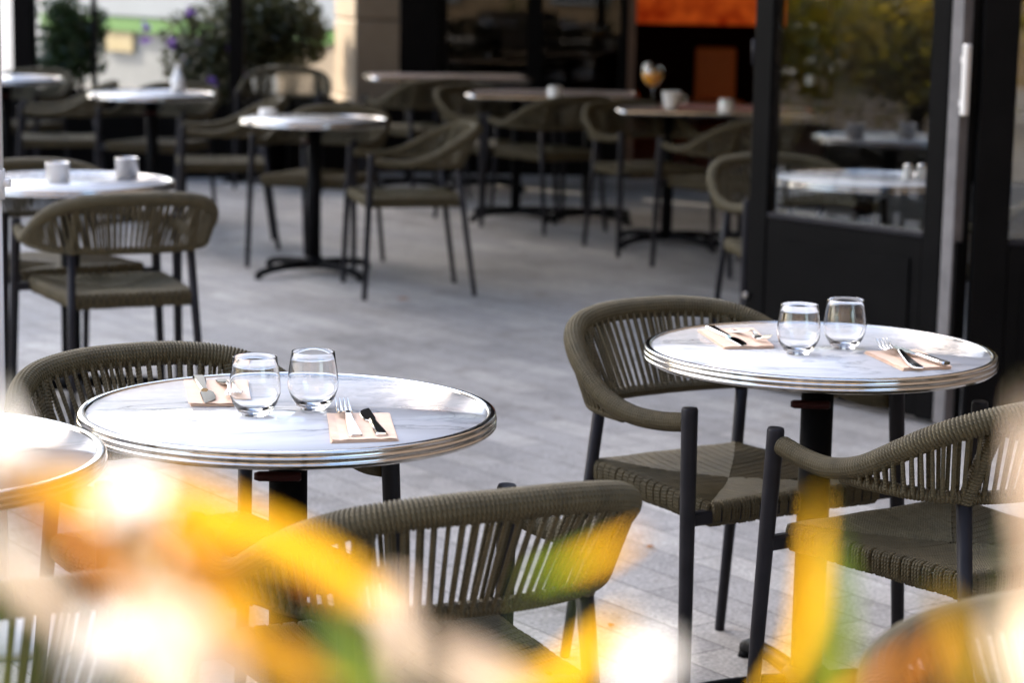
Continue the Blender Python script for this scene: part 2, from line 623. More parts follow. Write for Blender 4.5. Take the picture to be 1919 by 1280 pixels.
# ------------------------------------------------------------------ ground
b = MB()
b.add([(-60, -45, 0), (70, -45, 0), (70, 90, 0), (-60, 90, 0)], [(0, 1, 2, 3)], None, False)
tag(b.build('terrace_paving', M['paving'], None, False), kind='structure')
b = MB()
b.add([(-60, 17.2, 0.004), (-1.3, 17.2, 0.004), (-1.3, 85, 0.004), (-60, 85, 0.004)], [(0, 1, 2, 3)], None, False)
tag(b.build('street', M['asphalt'], None, False), kind='structure')
b = MB()
b.add([(-24, 3.0, 0.004), (-8.4, 3.0, 0.004), (-8.4, 13.5, 0.004), (-24, 13.5, 0.004)], [(0, 1, 2, 3)], None, False)
tag(b.build('added_soil_bed', M['soil'], None, False), kind='structure')  # unseen dark soil sheet, added to darken the reflection in the door glass

# ------------------------------------------------------------------ off-frame buildings that shade and mirror the terrace
def plain_building(name, label, x0, x1, y0, y1, h, m, face, cols, rows):
    root = empty(name, ((x0 + x1) / 2, (y0 + y1) / 2, 0))
    tag(root, label, 'building')
    ox, oy = root.location.x, root.location.y
    q = MB()
    q.box(x0 - ox, x1 - ox, y0 - oy, y1 - oy, 0, h)
    q.build('wall', m, root)
    q = MB()
    q.box(x0 - ox - .25, x1 - ox + .25, y0 - oy - .25, y1 - oy + .25, h + .003, h + .35)
    q.build('roof', M['greypanel'], root)
    for r in range(rows):
        for c in range(cols):
            zc = 1.6 + r * 3.2
            if face == 'x':
                yc = y0 - oy + (c + .5) * (y1 - y0) / cols
                q = MB(); q.box(x1 - ox + .003, x1 - ox + .07, yc - .62, yc + .62, zc - .95, zc + .95)
                f = q.build('window', M['whitewall'], root)
                q = MB(); q.box(x1 - ox + .073, x1 - ox + .085, yc - .52, yc + .52, zc - .85, zc + .85)
                q.build('pane', M['blackframe'], f)
            else:
                xc = x0 - ox + (c + .5) * (x1 - x0) / cols
                q = MB(); q.box(xc - .62, xc + .62, y1 - oy + .003, y1 - oy + .07, zc - .95, zc + .95)
                f = q.build('window', M['whitewall'], root)
                q = MB(); q.box(xc - .52, xc + .52, y1 - oy + .073, y1 - oy + .085, zc - .85, zc + .85)
                q.build('pane', M['blackframe'], f)
    return root


plain_building('townhouse', 'tall plastered townhouse added to shade the terrace, out of the picture on the left', -20, -16, 15.85, 27.3, 22, M['plaster'], 'x', 5, 6)  # unseen building, added and placed so its shadow covers the tables
plain_building('apartment_building', 'warm stone apartment house across the square behind the camera', -22, 9, -24, -15, 17, M['facade'], 'y', 10, 5)

plain_building('shading_wing', 'dark restaurant side wing added to block sky light, out of the picture on the right', 4.3, 12, 0.5, 16.0, 12, M['darkplaster'], 'y', 1, 1)  # unseen wing, added to hold sky light off the middle and back paving

# ------------------------------------------------------------------ restaurant building
def restaurant():
    FY = 16.2
    root = empty('restaurant', (3.0, FY, 0))
    tag(root, 'dark restaurant front with black frames and an open bay glowing orange inside', 'building')
    ox, oy = 3.0, FY
    q = MB()
    q.box(-.55 - ox, .822 - ox, 0, .25, 0, .45)          # low wall under the window
    q.box(2.2 - ox, 9.5 - ox, 0, .25, 0, .45)
    q.box(-.55 - ox, 9.5 - ox, 0, .3, 2.9, 12)
    q.box(9.5 - ox, 9.9 - ox, 0, 6, 0, 12)
    q.box(-.83 - ox, -.553 - ox, .02, 6, 0, 12)
    q.build('wall', M['darkwall'], root)
    q = MB()
    q.box(-.75 - ox, 9.5 - ox, 6.0, 6.2, 0, 12)
    q.box(-.55 - ox, 9.5 - ox, .303, 5.997, 2.95, 3.1)
    q.build('interior_wall', M['interior'], root)
    q = MB()
    q.box(-.80 - ox, 9.9 - ox, -.1, 6.3, 12.003, 12.3)
    q.build('roof', M['greypanel'], root)
    for (xa, xb) in ((-.55, .12), (.12, .772), (2.2, 3.2), (3.2, 4.2)):
        q = MB()
        q.box(xa - ox, xa - ox + .05, .05, .14, .453, 2.897)
        q.box(xb - ox - .05, xb - ox - .003, .05, .14, .453, 2.897)
        q.box(xa - ox + .053, xb - ox - .053, .05, .14, .453, .51)
        q.box(xa - ox + .053, xb - ox - .053, .05, .14, 2.84, 2.897)
        f = q.build('window', M['blackframe'], root)
        q = MB()
        q.box(xa - ox + .053, xb - ox - .053, .09, .098, .513, 2.837)
        q.build('pane', M['dark_pane'], f)
    q = MB(); q.box(.775 - ox, .825 - ox, -.06, .0 - .003, 0, 2.897)
    q.build('timber_post', M['brownframe'], root)
    return root


restaurant()
# glowing panel and an orange chair inside
p0, p1 = at(1192, 0, 20.6), at(1436, 46, 20.6)
q = MB()
q.box(0, 1.32, -.03, .03, p1.z, p1.z + .75)
q.build('panel', M['glow'], None)
o = bpy.data.objects['panel']
o.name = 'light_panel'
o.location = (p0.x, 20.6, 0)
tag(o, 'glowing orange light panel deep inside the dark restaurant', 'light panel')


def lounge_chair():
    c = at(1342, 185, 17.6)
    root = empty('lounge_chair', (c.x, c.y, 0))
    tag(root, 'burnt orange high back chair inside the dark restaurant', 'chair')
    q = MB(); q.box(-.16, .16, .12, .17, .45, .87, None, .02); q.build('backrest', M['orangepad'], root)
    q = MB(); q.box(-.21, .21, -.28, .117, .40, .47, None, .02); q.build('seat', M['orangepad'], root)
    for sx in (-1, 1):
        for sy in (-.24, .10):
            q = MB(); q.tube([(sx * .18, sy, 0), (sx * .18, sy, .397)], [.012, .018], 8); q.build('leg', M['brownframe'], root)


lounge_chair()

# limestone pier at the corner of the restaurant
def pier():
    q = MB()
    a = R(19)
    Mx = Matrix.Translation((-.965, 16.25, 0)) @ Matrix.Rotation(a, 4, 'Z')
    hs = .02
    z = 0
    for k, h in enumerate((.52, .55, .5, .6, .55, .6, .6)):
        e = 0.0 if k else .02
        q.box(-.19 - e, .19 + e, -.02 - e, .56 + e, z, z + h - .006, Mx, .012)
        z += h
    o = q.build('stone_pier', M['limestone'], None)
    tag(o, 'pale limestone pier at the corner of the restaurant front', 'pier')


pier()

# awning added out of view to darken the back tables
def awning():
    root = empty('awning', (3.4, 16.1, 2.3))
    tag(root, 'charcoal fabric awning added above the picture to darken the back tables', 'awning')
    x0, x1, y1 = -5.2, 6.2, -6.6
    q = MB()
    q.add([(x0, 0, .6), (x1, 0, .6), (x1, y1, 0), (x0, y1, 0), (x0, 0, .59), (x1, 0, .59), (x1, y1, -.01), (x0, y1, -.01)],
          [(0, 3, 2, 1), (4, 5, 6, 7), (0, 1, 5, 4), (1, 2, 6, 5), (2, 3, 7, 6), (3, 0, 4, 7)], None, False)
    q.build('canopy', M['awning'], root)
    q = MB()
    q.box(x0, x1, y1 - .06, y1 - .003, -.25, .03)
    q.build('valance', M['awning'], root)
    for x in (x0 + .2, 1.0, x1 - .2):
        q = MB(); q.tube([(x, -.05, .45), (x, y1 + .05, -.04)], .02, 8); q.build('arm', M['blackframe'], root)


awning()

# ------------------------------------------------------------------ far side of the street
def shop():
    d = Vector((2.42, -2.8, 0)).normalized()
    a = Vector((-4.35, 26.1, 0)) - d * 2.0
    root = empty('shopfront', a, math.atan2(d.y, d.x))
    tag(root, 'sunlit white shopfront with a bright green band across the street', 'building')
    L = 6.6
    q = MB(); q.box(0, L, 0, .3, .803, 6); q.build('wall', M['whitewall'], root)
    q = MB(); q.box(0, L, -.03, .26, .773, .80); q.build('trim', M['darkgreen'], root)
    q = MB(); q.box(0, L, -.06, .22, .635, .77); q.build('green_band', M['green'], root)
    q = MB(); q.box(0, L, .0, .28, 0, .632); q.build('plinth', M['greypanel'], root)
    q = MB(); q.box(1.45, 2.05, -.04, -.003, .40, .625); q.build('yellow_board', M['yellowpanel'], root)
    q = MB(); q.box(4.9, 6.5, -.04, -.003, .05, .625); q.build('tan_board', M['limestone'], root)


shop()


def crown(name, m, c, rx, ry, rz, n, leaf, parent, seed, lumps=9, hollow=.55):
    """foliage: leaf-sized faces gathered in clumps through the crown"""
    rnd = random.Random(seed)
    cl = []
    for i in range(lumps):
        u = Vector((rnd.gauss(0, 1), rnd.gauss(0, 1), rnd.gauss(0, 1))).normalized() * (hollow + (1 - hollow) * rnd.random()) * .72
        cl.append((u, .30 + .25 * rnd.random()))
    q = MB()
    vs_, fs = [], []
    for i in range(n):
        u, r = rnd.choice(cl)
        p = u + Vector((rnd.gauss(0, 1), rnd.gauss(0, 1), rnd.gauss(0, 1))).normalized() * r * (rnd.random() ** .4)
        p = Vector((c[0] + p.x * rx, c[1] + p.y * ry, c[2] + p.z * rz))
        t = Vector((rnd.gauss(0, 1), rnd.gauss(0, 1), rnd.gauss(0, .7))).normalized()
        s2 = t.cross(Vector((rnd.gauss(0, 1), rnd.gauss(0, 1), rnd.gauss(0, 1)))).normalized()
        l = leaf * (.6 + .8 * rnd.random())
        k = len(vs_)
        vs_ += [p - t * l * .5, p + s2 * l * .28, p + t * l * .5, p - s2 * l * .28]
        fs.append((k, k + 1, k + 2, k + 3))
    q.add(vs_, fs, None, False)
    return q.build(name, m, parent, False)


def planter_with(name, label, cat, x, y, wx, wy, h, rz, foliage):
    root = empty(name, (x, y, 0), rz)
    tag(root, label, cat)
    q = MB()
    t = .03
    q.box(-wx / 2, wx / 2, -wy / 2, -wy / 2 + t, 0, h)
    q.box(-wx / 2, wx / 2, wy / 2 - t, wy / 2, 0, h)
    q.box(-wx / 2, -wx / 2 + t, -wy / 2 + t + .003, wy / 2 - t - .003, 0, h)
    q.box(wx / 2 - t, wx / 2, -wy / 2 + t + .003, wy / 2 - t - .003, 0, h)
    q.build('box', M['blackframe'], root)
    q = MB()
    q.box(-wx / 2 + t + .002, wx / 2 - t - .002, -wy / 2 + t + .005, wy / 2 - t - .005, .05, h - .06)
    q.build('soil', M['soil'], root)
    foliage(root, h)
    return root


def f_box(seed, rx, rz, m='box', dx=0.0, n=5200, leaf=.045):
    def f(root, h):
        crown('foliage', M[m], (dx, 0, h + rz * .74), rx, rx * .8, rz, n, leaf, root, seed, 14, .2)
        for k in range(3):
            q = MB(); q.tube([(dx + (k - 1) * .05, 0, h - .08), (dx + (k - 1) * .1, .02, h + rz * .7)], [.02, .01], 6)
            q.build('stem', M['bark'], root)
    return f


def f_violet(root, h):
    crown('foliage', M['olive'], (0, 0, h + .22), .33, .22, .42, 2200, .05, root, 21, 12, .3)
    rnd = random.Random(5)
    q = MB()
    for i in range(17):
        cx, cy, cz = rnd.gauss(-.02, .15), rnd.gauss(0, .12), h + .22 + rnd.gauss(.02, .25)
        for k in range(9):
            a, e = rnd.random() * 6.283, rnd.gauss(0, 1)
            d_ = Vector((math.cos(a), math.sin(a), e)).normalized()
            s_ = d_.cross(Vector((rnd.gauss(0, 1), rnd.gauss(0, 1), 1))).normalized()
            p = Vector((cx, cy, cz))
            q.add([p, p + d_ * .03 + s_ * .016, p + d_ * .05, p + d_ * .03 - s_ * .016], [(0, 1, 2, 3)], None, False)
    q.build('blossom', M['violet'], root, False)


planter_with('planted_box', 'black planter with a clipped dark green shrub beside the thick black post', 'planter', -3.05, 15.55, .92, .42, .58, R(11), f_box(3, .33, .45, 'box', .04))
planter_with('planted_box', 'black planter holding a loose plant with violet blossoms', 'planter', -2.16, 15.74, .92, .42, .50, R(11), f_violet)
planter_with('planted_box', 'black planter with the widest olive green shrub, behind the slim black post', 'planter', -1.80, 16.30, 1.2, .5, .50, R(11), f_box(8, .60, .60, 'olive', -.02, 11000, .05))
planter_with('planted_box', 'black planter with dark blooming hedge at the far left of the terrace', 'planter', -4.02, 15.36, .92, .42, .58, R(11), f_box(11, .36, .42, 'box'))


def low_screen():
    root = empty('low_screen', (-.95, 15.75, 0), R(11))
    tag(root, 'low black timber screen closing the back of the terrace behind the tables', 'screen')
    q = MB()
    q.box(-.62, .5, -.03, .03, .06, .5)
    q.build('board', M['darkwall'], root)
    for x in (-.6, .48):
        q = MB(); q.box(x - .02, x + .02, -.055, -.033, 0, .54); q.build('post', M['blackframe'], root)


low_screen()


def post(px, y, wdt, label):
    c = at(px, 300, y)
    q = MB()
    q.box(-wdt / 2, wdt / 2, -wdt / 2, wdt / 2, .012, 2.7, None, .006)
    q.box(-wdt * .9, wdt * .9, -wdt * .9, wdt * .9, 0, .0115)
    o = q.build('awning_post', M['blackframe'], None)
    o.location = (c.x, c.y, 0)
    tag(o, label, 'post', 'black posts along the back of the terrace')


post(50, 15.1, .135, 'thick black square post at the far left of the terrace edge')
post(179, 15.25, .035, 'thinnest black post, between the clipped shrub and the violet flowers')
post(444, 15.35, .10, 'slim black post in front of the widest shrub')


def parasol_pole():
    c = at(-6, 640, 5.0)
    root = empty('parasol_pole', (c.x, c.y, 0))
    tag(root, 'white metal parasol pole at the left edge of the terrace', 'pole')
    q = MB(); q.tube([(0, 0, .03), (0, 0, .98)], .0165, 20); q.build('lower_tube', M['pole'], root)
    q = MB(); q.tube([(0, 0, .985), (0, 0, 2.6)], .0205, 20); q.build('upper_tube', M['pole'], root)
    q = MB(); q.tube([(0, 0, .965), (0, 0, 1.03)], .0235, 20)
    q.build('collar', M['pole'], root)
    q = MB(); q.tube([(.02, 0, 1.0), (.036, 0, 1.0)], .009, 12); q.build('knob', M['pole'], root)
    q = MB(); q.lathe([(0.0, 0.0), (.24, 0.0), (.24, .02), (.03, .032), (0, .032)], 32); q.build('base', M['pole'], root)


parasol_pole()

# ------------------------------------------------------------------ glazed folding doors on the right
def door_leaf(name, label, a, bpt, hrail, handle):
    a = Vector((a[0], a[1], 0)); bpt = Vector((bpt[0], bpt[1], 0))
    d = bpt - a
    L = d.length
    root = empty(name, a, math.atan2(d.y, d.x))
    tag(root, label, 'door')
    T = .028
    sw0, sw1 = (.085, .075) if handle else (.115, .08)
    q = MB(); q.box(0, sw0, -T, T, .015, 2.35, None, .004); q.build('stile', M['blackframe'], root)
    q = MB(); q.box(L - sw1, L, -T, T, .015, 2.35, None, .004); q.build('stile', M['blackframe'], root)
    q = MB(); q.box(sw0 + .002, L - sw1 - .002, -T + .004, T - .004, .02, hrail - .022, None, .004)
    q.box(sw0 + .05, L - sw1 - .05, -T - .004, -T + .003, .09, hrail - .09)
    q.build('kick_panel', M['blackframe'], root)
    q = MB(); q.box(sw0 + .002, L - sw1 - .002, -T + .002, T - .002, hrail - .02, hrail, None, .003); q.build('rail', M['greystrip'] if False else M['alu'], root)
    q = MB(); q.box(sw0 + .002, L - sw1 - .002, -T + .002, T - .002, 2.28, 2.35, None, .003); q.build('rail', M['blackframe'], root)
    q = MB(); q.box(sw0 + .002, L - sw1 - .002, -.004, .004, hrail + .002, 2.278); q.build('pane', M['pane'], root)
    if handle:
        q = MB(); q.tube([(.012, -T - .001, .335), (.012, -T - .022, .335)], [.012, .010], 14); q.build('bolt', M['brushed'], root)
        q = MB(); q.box(L + .053, L + .066, -T + .004, T - .012, .30, .62, None, .003); q.build('lock_box', M['blackframe'], root)
        for hz in (.25, 1.15, 2.1):
            q = MB(); q.tube([(-.006, -T + .004, hz), (-.006, -T + .004, hz + .09)], .008, 10); q.build('hinge', M['alu'], root)
        q = MB(); q.box(L + .004, L + .052, -T, T - .006, .01, 2.36, None, .004); q.build('edge_strip', M['greystrip'], root)
        q = MB(); q.box(L + .060, L + .082, -T - .012, -T + .012, 1.03, 1.26, None, .005)
        q.box(L + .053, L + .0595, -T - .006, -T + .006, 1.06, 1.08)
        q.box(L + .053, L + .0595, -T - .006, -T + .006, 1.20, 1.22)
        q.build('handle', M['whiteplastic'], root)
    return root


door_leaf('folding_door', 'angled black framed glass door leaf with grey edge strip and ivory handle', (.852, 8.11), (1.412, 7.447), .638, True)
door_leaf('folding_door', 'black framed glass door leaf at the right edge, square to the terrace', (1.487, 7.40), (2.55, 7.40), .632, False)

# ------------------------------------------------------------------ rope armchair
def spline_full(half):
    left = [(-x, y, z) for (x, y, z) in half]
    right = list(reversed(half))
    return catmull(left + right[1:], 30)


def wrapped(q, pts, r0, pitch, n, amp, rfun=None, per=6):
    """tube wound with rope: one ridge per turn"""
    L = sum((b_ - a_).length for a_, b_ in zip(pts, pts[1:]))
    turns = int(L / pitch)
    m = turns * per + 1
    P, _ = resample(pts, m)
    rad = []
    for i in range(m):
        t = i / (m - 1)
        base = rfun(t) if rfun else r0
        ph = (i % per) / per
        rad.append(base - amp * 1.4 + 2.4 * amp * abs(math.sin(math.pi * ph)) ** .6)
    step = L / (m - 1)
    q.tube(P, rad, n, True, 1.0, lambda l, k, r: (k * 2 * math.pi * r0, l / pitch))
    return P


def strand(q, a, b_, r, mid=None, n=6):
    a, b_ = Vector(a), Vector(b_)
    if mid is None:
        pts = [a, a.lerp(b_, .5), b_]
    else:
        pts = [a, a.lerp(b_, .33) + mid, a.lerp(b_, .66) + mid, b_]
    q.tube(pts, r, n, False, 1.0, lambda l, k, rr: (l, k))


def make_chair():
    root = empty('rope_armchair', (0, 0, 0))
    # front legs
    for s in (-1, 1):
        q = MB()
        q.tube([(s * .283, .232, 0), (s * .283, .232, .004), (s * .277, .222, .25), (s * .268, .204, .62), (s * .2678, .2035, .640), (s * .2677, .2033, .6445)],
               [.0115, .0125, .0142, .0165, .0165, .0145], 18)
        q.build('leg', M['alu'], root)
    for s in (-1, 1):
        q = MB()
        q.tube([(s * .212, -.285, 0), (s * .212, -.284, .004), (s * .202, -.242, .30), (s * .190, -.208, .575)],
               [.0105, .0112, .0128, .0140], 16)
        q.build('leg', M['alu'], root)
    # top rail: arm to back to arm
    half = [(0.262, .190, .612), (.272, .11, .602), (.283, .03, .603), (.289, -.05, .622), (.284, -.12, .656), (.268, -.185, .692), (.236, -.243, .721), (.185, -.285, .740), (.10, -.312, .750), (0, -.320, .752)]
    top = spline_full(half)
    q = MB()
    TP = wrapped(q, top, .019, .0068, 16, .0017, lambda t: .0178 + .0042 * (math.sin(math.pi * t) ** 2))
    q.build('arm_rail', M['rope'], root)
    lowh = [(.281, .005, .592), (.277, -.07, .592), (.258, -.14, .590), (.222, -.190, .588), (.165, -.222, .586), (.09, -.240, .585), (0, -.245, .585)]
    low = spline_full(lowh)
    q = MB()
    LP = wrapped(q, low, .0115, .0068, 12, .0015)
    q.build('lower_rail', M['rope'], root)
    # cords between the rails
    q = MB()
    tp, Lt = resample(top, 1601)
    lp, Ll = resample(low, 1601)
    rnd = random.Random(2)

    def by_az(pts):
        return [(math.atan2(-p.y, p.x), p) for p in pts if p.y < .06]
    ta, la = by_az(tp), by_az(lp)

    def pick(lst, az):
        return min(lst, key=lambda e: abs(e[0] - az))[1]
    # even steps along the top rail
    sel = [p for (az, p) in ta if R(3) < az < R(177)]
    N = 51
    for i in range(N):
        a = sel[int((len(sel) - 1) * i / (N - 1))]
        bb = pick(la, math.atan2(-a.y, a.x))
        if (a - bb).length < .028: continue
        outw = Vector((a.x, a.y + .05, 0)).normalized()
        tang = Vector((-outw.y, outw.x, 0))
        j, j2, j3 = (rnd.uniform(-.0012, .0012) for _ in range(3))
        strand(q, a + outw * .0145 + tang * j, bb + outw * .0105 + tang * j2, .0040)
        strand(q, a - outw * .0135 + tang * (.004 + j), bb - outw * .0095 + tang * (.004 + j3), .0040)
    q.build('back_cords', M['rope'], root)
    # wound posts inside the back
    for s in (-1, 1):
        q = MB()
        wrapped(q, [Vector((s * .190, -.2085, .578)), Vector((s * .189, -.245, .66)), Vector((s * .188, -.278, .732))], .0145, .0066, 12, .0012)
        q.build('wound_post', M['rope'], root)
    # seat frame
    q = MB()
    q.box(-.272, .272, .198, .220, .408, .436, None, .004)
    q.box(-.197, .197, -.2235, -.203, .410, .438, None, .004)
    q.box(-.190, -.168, -.202, .197, .406, .428, None, .003)
    q.box(.168, .190, -.202, .197, .406, .428, None, .003)
    q.build('seat_frame', M['alu'], root)
    # woven seat: cords run to each edge and turn down over it
    q = MB()
    yf, yb, wf, wb = .215, -.222, .218, .190

    def uvp(u, v):
        x = (wb + (wf - wb) * (v + 1) / 2) * u
        y = yb + (yf - yb) * (v + 1) / 2
        z = .447 - .014 * (1 - u * u) * (1 - v * v) + .004 * max(abs(u), abs(v)) ** 6
        return Vector((x, y, z))
    NG_ = 18
    rc = .0031
    for side in range(4):
        rg = random.Random(side + 3)
        for i in range(NG_ * 3):
            if i % 3 == 0:
                off = rg.uniform(-.006, .006)
                tight = rg.uniform(.0285, .0315)
            c = -1 + (2 * (i // 3) + 1) / NG_ + off + (i % 3 - 1) * tight
            c = max(-.985, min(.985, c))
            st = max(abs(c) - .004, .0)
            pts = []
            for k in range(5):
                w_ = st + (.975 - st) * k / 4
                pts.append({0: uvp(c, w_), 1: uvp(c, -w_), 2: uvp(w_, c), 3: uvp(-w_, c)}[side])
            e = {0: uvp(c, 1), 1: uvp(c, -1), 2: uvp(1, c), 3: uvp(-1, c)}[side]
            od = (e - pts[-1]); od.z = 0; od.normalize()
            pts += [e + od * .004 + Vector((0, 0, -.004)), e + od * .007 + Vector((0, 0, -.013)), e + od * .006 + Vector((0, 0, -.036)), e - od * .004 + Vector((0, 0, -.047)), e - od * .03 + Vector((0, 0, -.048))]
            lat = Vector((-od.y, od.x, 0))
            vs_, uvs, fs = [], [], []
            Ls = 0
            for k, p in enumerate(pts):
                if k: Ls += (p - pts[k - 1]).length
                tt = (pts[min(len(pts) - 1, k + 1)] - pts[max(0, k - 1)]).normalized()
                nn = lat.cross(tt).normalized()
                if k < 3 and nn.z < 0: nn = -nn
                if k >= 3 and nn.dot(od + Vector((0, 0, .6 if k < 7 else -1))) < 0: nn = -nn
                jit = 0.0007 * math.sin(i * 12.9 + side * 3)
                for (aa, hh) in ((-1, -1.3), (-.8, .45), (0, 1.25), (.8, .45), (1, -1.3)):
                    vs_.append(p + lat * aa * rc * 1.02 + nn * (hh * rc + jit))
                    uvs.append((Ls, aa * .5))
            for k in range(len(pts) - 1):
                for a in range(4):
                    fs.append((k * 5 + a, k * 5 + a + 1, (k + 1) * 5 + a + 1, (k + 1) * 5 + a))
            q.add(vs_, fs, uvs, True)
    # core below the cords
    n = 12
    vs_, fs = [], []
    for j in range(n + 1):
        for i in range(n + 1):
            p = uvp(-.985 + 1.97 * i / n, -.985 + 1.97 * j / n)
            vs_.append(p - Vector((0, 0, .013)))
    for j in range(n):
        for i in range(n):
            fs.append((j * (n + 1) + i, j * (n + 1) + i + 1, (j + 1) * (n + 1) + i + 1, (j + 1) * (n + 1) + i))
    q.add(vs_, fs, None, True)
    ring = [(-1 + 2 * i / 12, -1) for i in range(12)] + [(1, -1 + 2 * i / 12) for i in range(12)] + [(1 - 2 * i / 12, 1) for i in range(12)] + [(-1, 1 - 2 * i / 12) for i in range(12)]
    vs_ = []
    for (u, v) in ring:
        p = uvp(u, v)
        vs_ += [p - Vector((0, 0, .0135)), p - Vector((0, 0, .044))]
    m_ = len(ring)
    q.add(vs_, [(2 * i, 2 * ((i + 1) % m_), 2 * ((i + 1) % m_) + 1, 2 * i + 1) for i in range(m_)], None, False)
    q.build('seat', M['rope'], root, False)
    return root


chair0 = make_chair()
index_kids(chair0)
GC = 'olive rope armchairs around the terrace tables'
CH = [
    (-.545, 3.950, -57, 'olive rope armchair pushed in behind the front left marble table'),
    (-.150, 3.365, 117, 'olive rope armchair in the front centre, its back to the camera behind the yellow leaves'),
    (.461, 4.678, -57, 'olive rope armchair tucked in behind the marble table beside the black glass door'),
    (.830, 4.165, 124.6, 'olive rope armchair before the table by the black door, cut by the right edge'),
    (-1.28, 7.28, 115, 'olive rope armchair seen from behind next to the white parasol pole'),
    (-1.57, 7.83, -57, 'olive rope armchair beyond the table with two steel pots, mostly hidden by it'),
    (-.50, 10.36, 194, 'rope armchair in side view, right of the pedestal table in the middle distance'),
    (-.95, 11.17, 250, 'rope armchair pushed in behind the pedestal table in the middle distance'),
    (-1.53, 11.90, 190, 'rope armchair in side view between the two middle tables on the left'),
    (-2.02, 12.98, 250, 'rope armchair behind the table with the white bottle'),
    (-2.63, 13.20, 190, 'rope armchair in side view below the farthest left table'),
    (-3.10, 14.25, 250, 'rope armchair behind the farthest left table'),
    (-1.53, 15.05, 268, 'rope armchair facing the camera in front of the widest shrub'),
    (-.12, 13.30, -50, 'rope armchair at the left end of the middle long table, facing right'),
    (.178, 12.94, 125, 'rope armchair with its back to the camera at the middle long table'),
    (.69, 12.01, -64, 'rope armchair left of the cocktail table, facing the camera'),
    (1.057, 11.32, 125, 'rope armchair with its back to the camera at the cocktail table, beside the door stile'),
    (1.06, 8.64, -75, 'rope armchair half hidden by the stile of the angled glass door'),
    (-.62, 14.55, 125, 'dark rope armchair with its back to the camera at the farthest long table'),
    (1.86, 8.05, 120, 'rope armchair seen through the glass door leaf at the right edge'),
    (-.70, 2.86, 117, 'rope armchair cut by the lower left corner behind blurred blossoms'),
    (.735, 2.31, -52, 'rope armchair back at the lower right corner, nearest to the camera'),
]
for i, (x, y, a, lab) in enumerate(CH):
    o = chair0 if i == 0 else copy_tree(chair0)
    o.location = (x, y, 0)
    o.rotation_euler = (0, 0, R(a - 90))
    tag(o, lab, 'chair', GC)

# ------------------------------------------------------------------ round bistro table
RIM = [(.3345, .7375), (.3360, .7410), (.3385, .7425), (.3455, .7425), (.3490, .7412), (.3500, .7390), (.3494, .7375), (.3492, .7330), (.3500, .7322), (.3513, .7312),
       (.3516, .7300), (.3513, .7288), (.3500, .7278), (.3492, .7270), (.3492, .7228), (.3500, .7220), (.3510, .7212), (.3513, .7200), (.3508, .7188), (.3490, .7178), (.3478, .7160), (.3440, .7128), (.3380, .7122), (.3345, .7150)]


def foot_arm(q, ang, Rr=.29):
    ca, sa = math.cos(ang), math.sin(ang)
    pts = [(.02, .046), (.09, .050), (.18, .047), (.26, .040), (.315, .030), (.345, .018)]
    q.tube([(r * ca, r * sa, z) for (r, z) in pts], [.022, .020, .018, .017, .017, .016], 10)
    q.tube([(.338 * ca, .338 * sa, 0), (.338 * ca, .338 * sa, .014)], [.02, .017], 12)


def make_table():
    root = empty('bistro_table', (0, 0, 0))
    q = MB()
    q.lathe([(0, .7395), (.3342, .7395), (.3342, .718), (0, .718)], 96)
    q.build('tabletop', M['marble'], root)
    q = MB(); q.lathe(RIM, 128, closed=True); q.build('rim', M['chrome'], root)
    q = MB(); q.lathe([(0, .7178), (.15, .7178), (.15, .711), (.045, .700), (.045, .676), (0, .676)], 32); q.build('top_plate', M['iron'], root)
    q = MB(); q.tube([(0, 0, .03), (0, 0, .6758)], .0325, 28); q.build('column', M['iron'], root)
    q = MB(); q.tube([(-.058, -.036, .634), (-.05, -.037, .634), (.016, -.042, .634), (.020, -.042, .634)], [.006, .0088, .0088, .006], 12)
    q.build('tilt_lever', M['red_lever'], root)
    q = MB(); q.lathe([(0, .085), (.036, .085), (.05, .07), (.055, .045), (.045, .03), (0, .03)], 28); q.build('hub', M['iron'], root)
    for k in range(4):
        q = MB(); foot_arm(q, R(105 + 90 * k)); q.build('foot', M['iron'], root)
    return root


table0 = make_table()
index_kids(table0)
GT = 'round marble bistro tables'
TB = [
    (-.3744, 3.7849, 8, 'round marble table front left, set with two glasses, nearest whole table'),
    (.6140, 4.5087, 0, 'round marble table set with two glasses beside the black glass door'),
    (-.9552, 10.8718, -60, 'round table on a black four armed pedestal in the middle distance'),
    (-2.0066, 12.6459, 15, 'round table with a white bottle, in front of the violet flowers'),
    (-3.10, 13.95, 20, 'round table at the far left end near the thick black post'),
    (1.272, 8.295, 10, 'round marble table behind the glass of the angled door'),
    (-1.494, 7.656, 12, 'round table with two small steel pots beside the white pole'),
    (-.965, 3.385, 30, 'round marble table cut off by the left edge, behind white blossoms'),
]
for i, (x, y, a, lab) in enumerate(TB):
    o = table0 if i == 0 else copy_tree(table0)
    o.location = (x, y, 0)
    o.rotation_euler = (0, 0, R(a))
    tag(o, lab, 'table', GT)

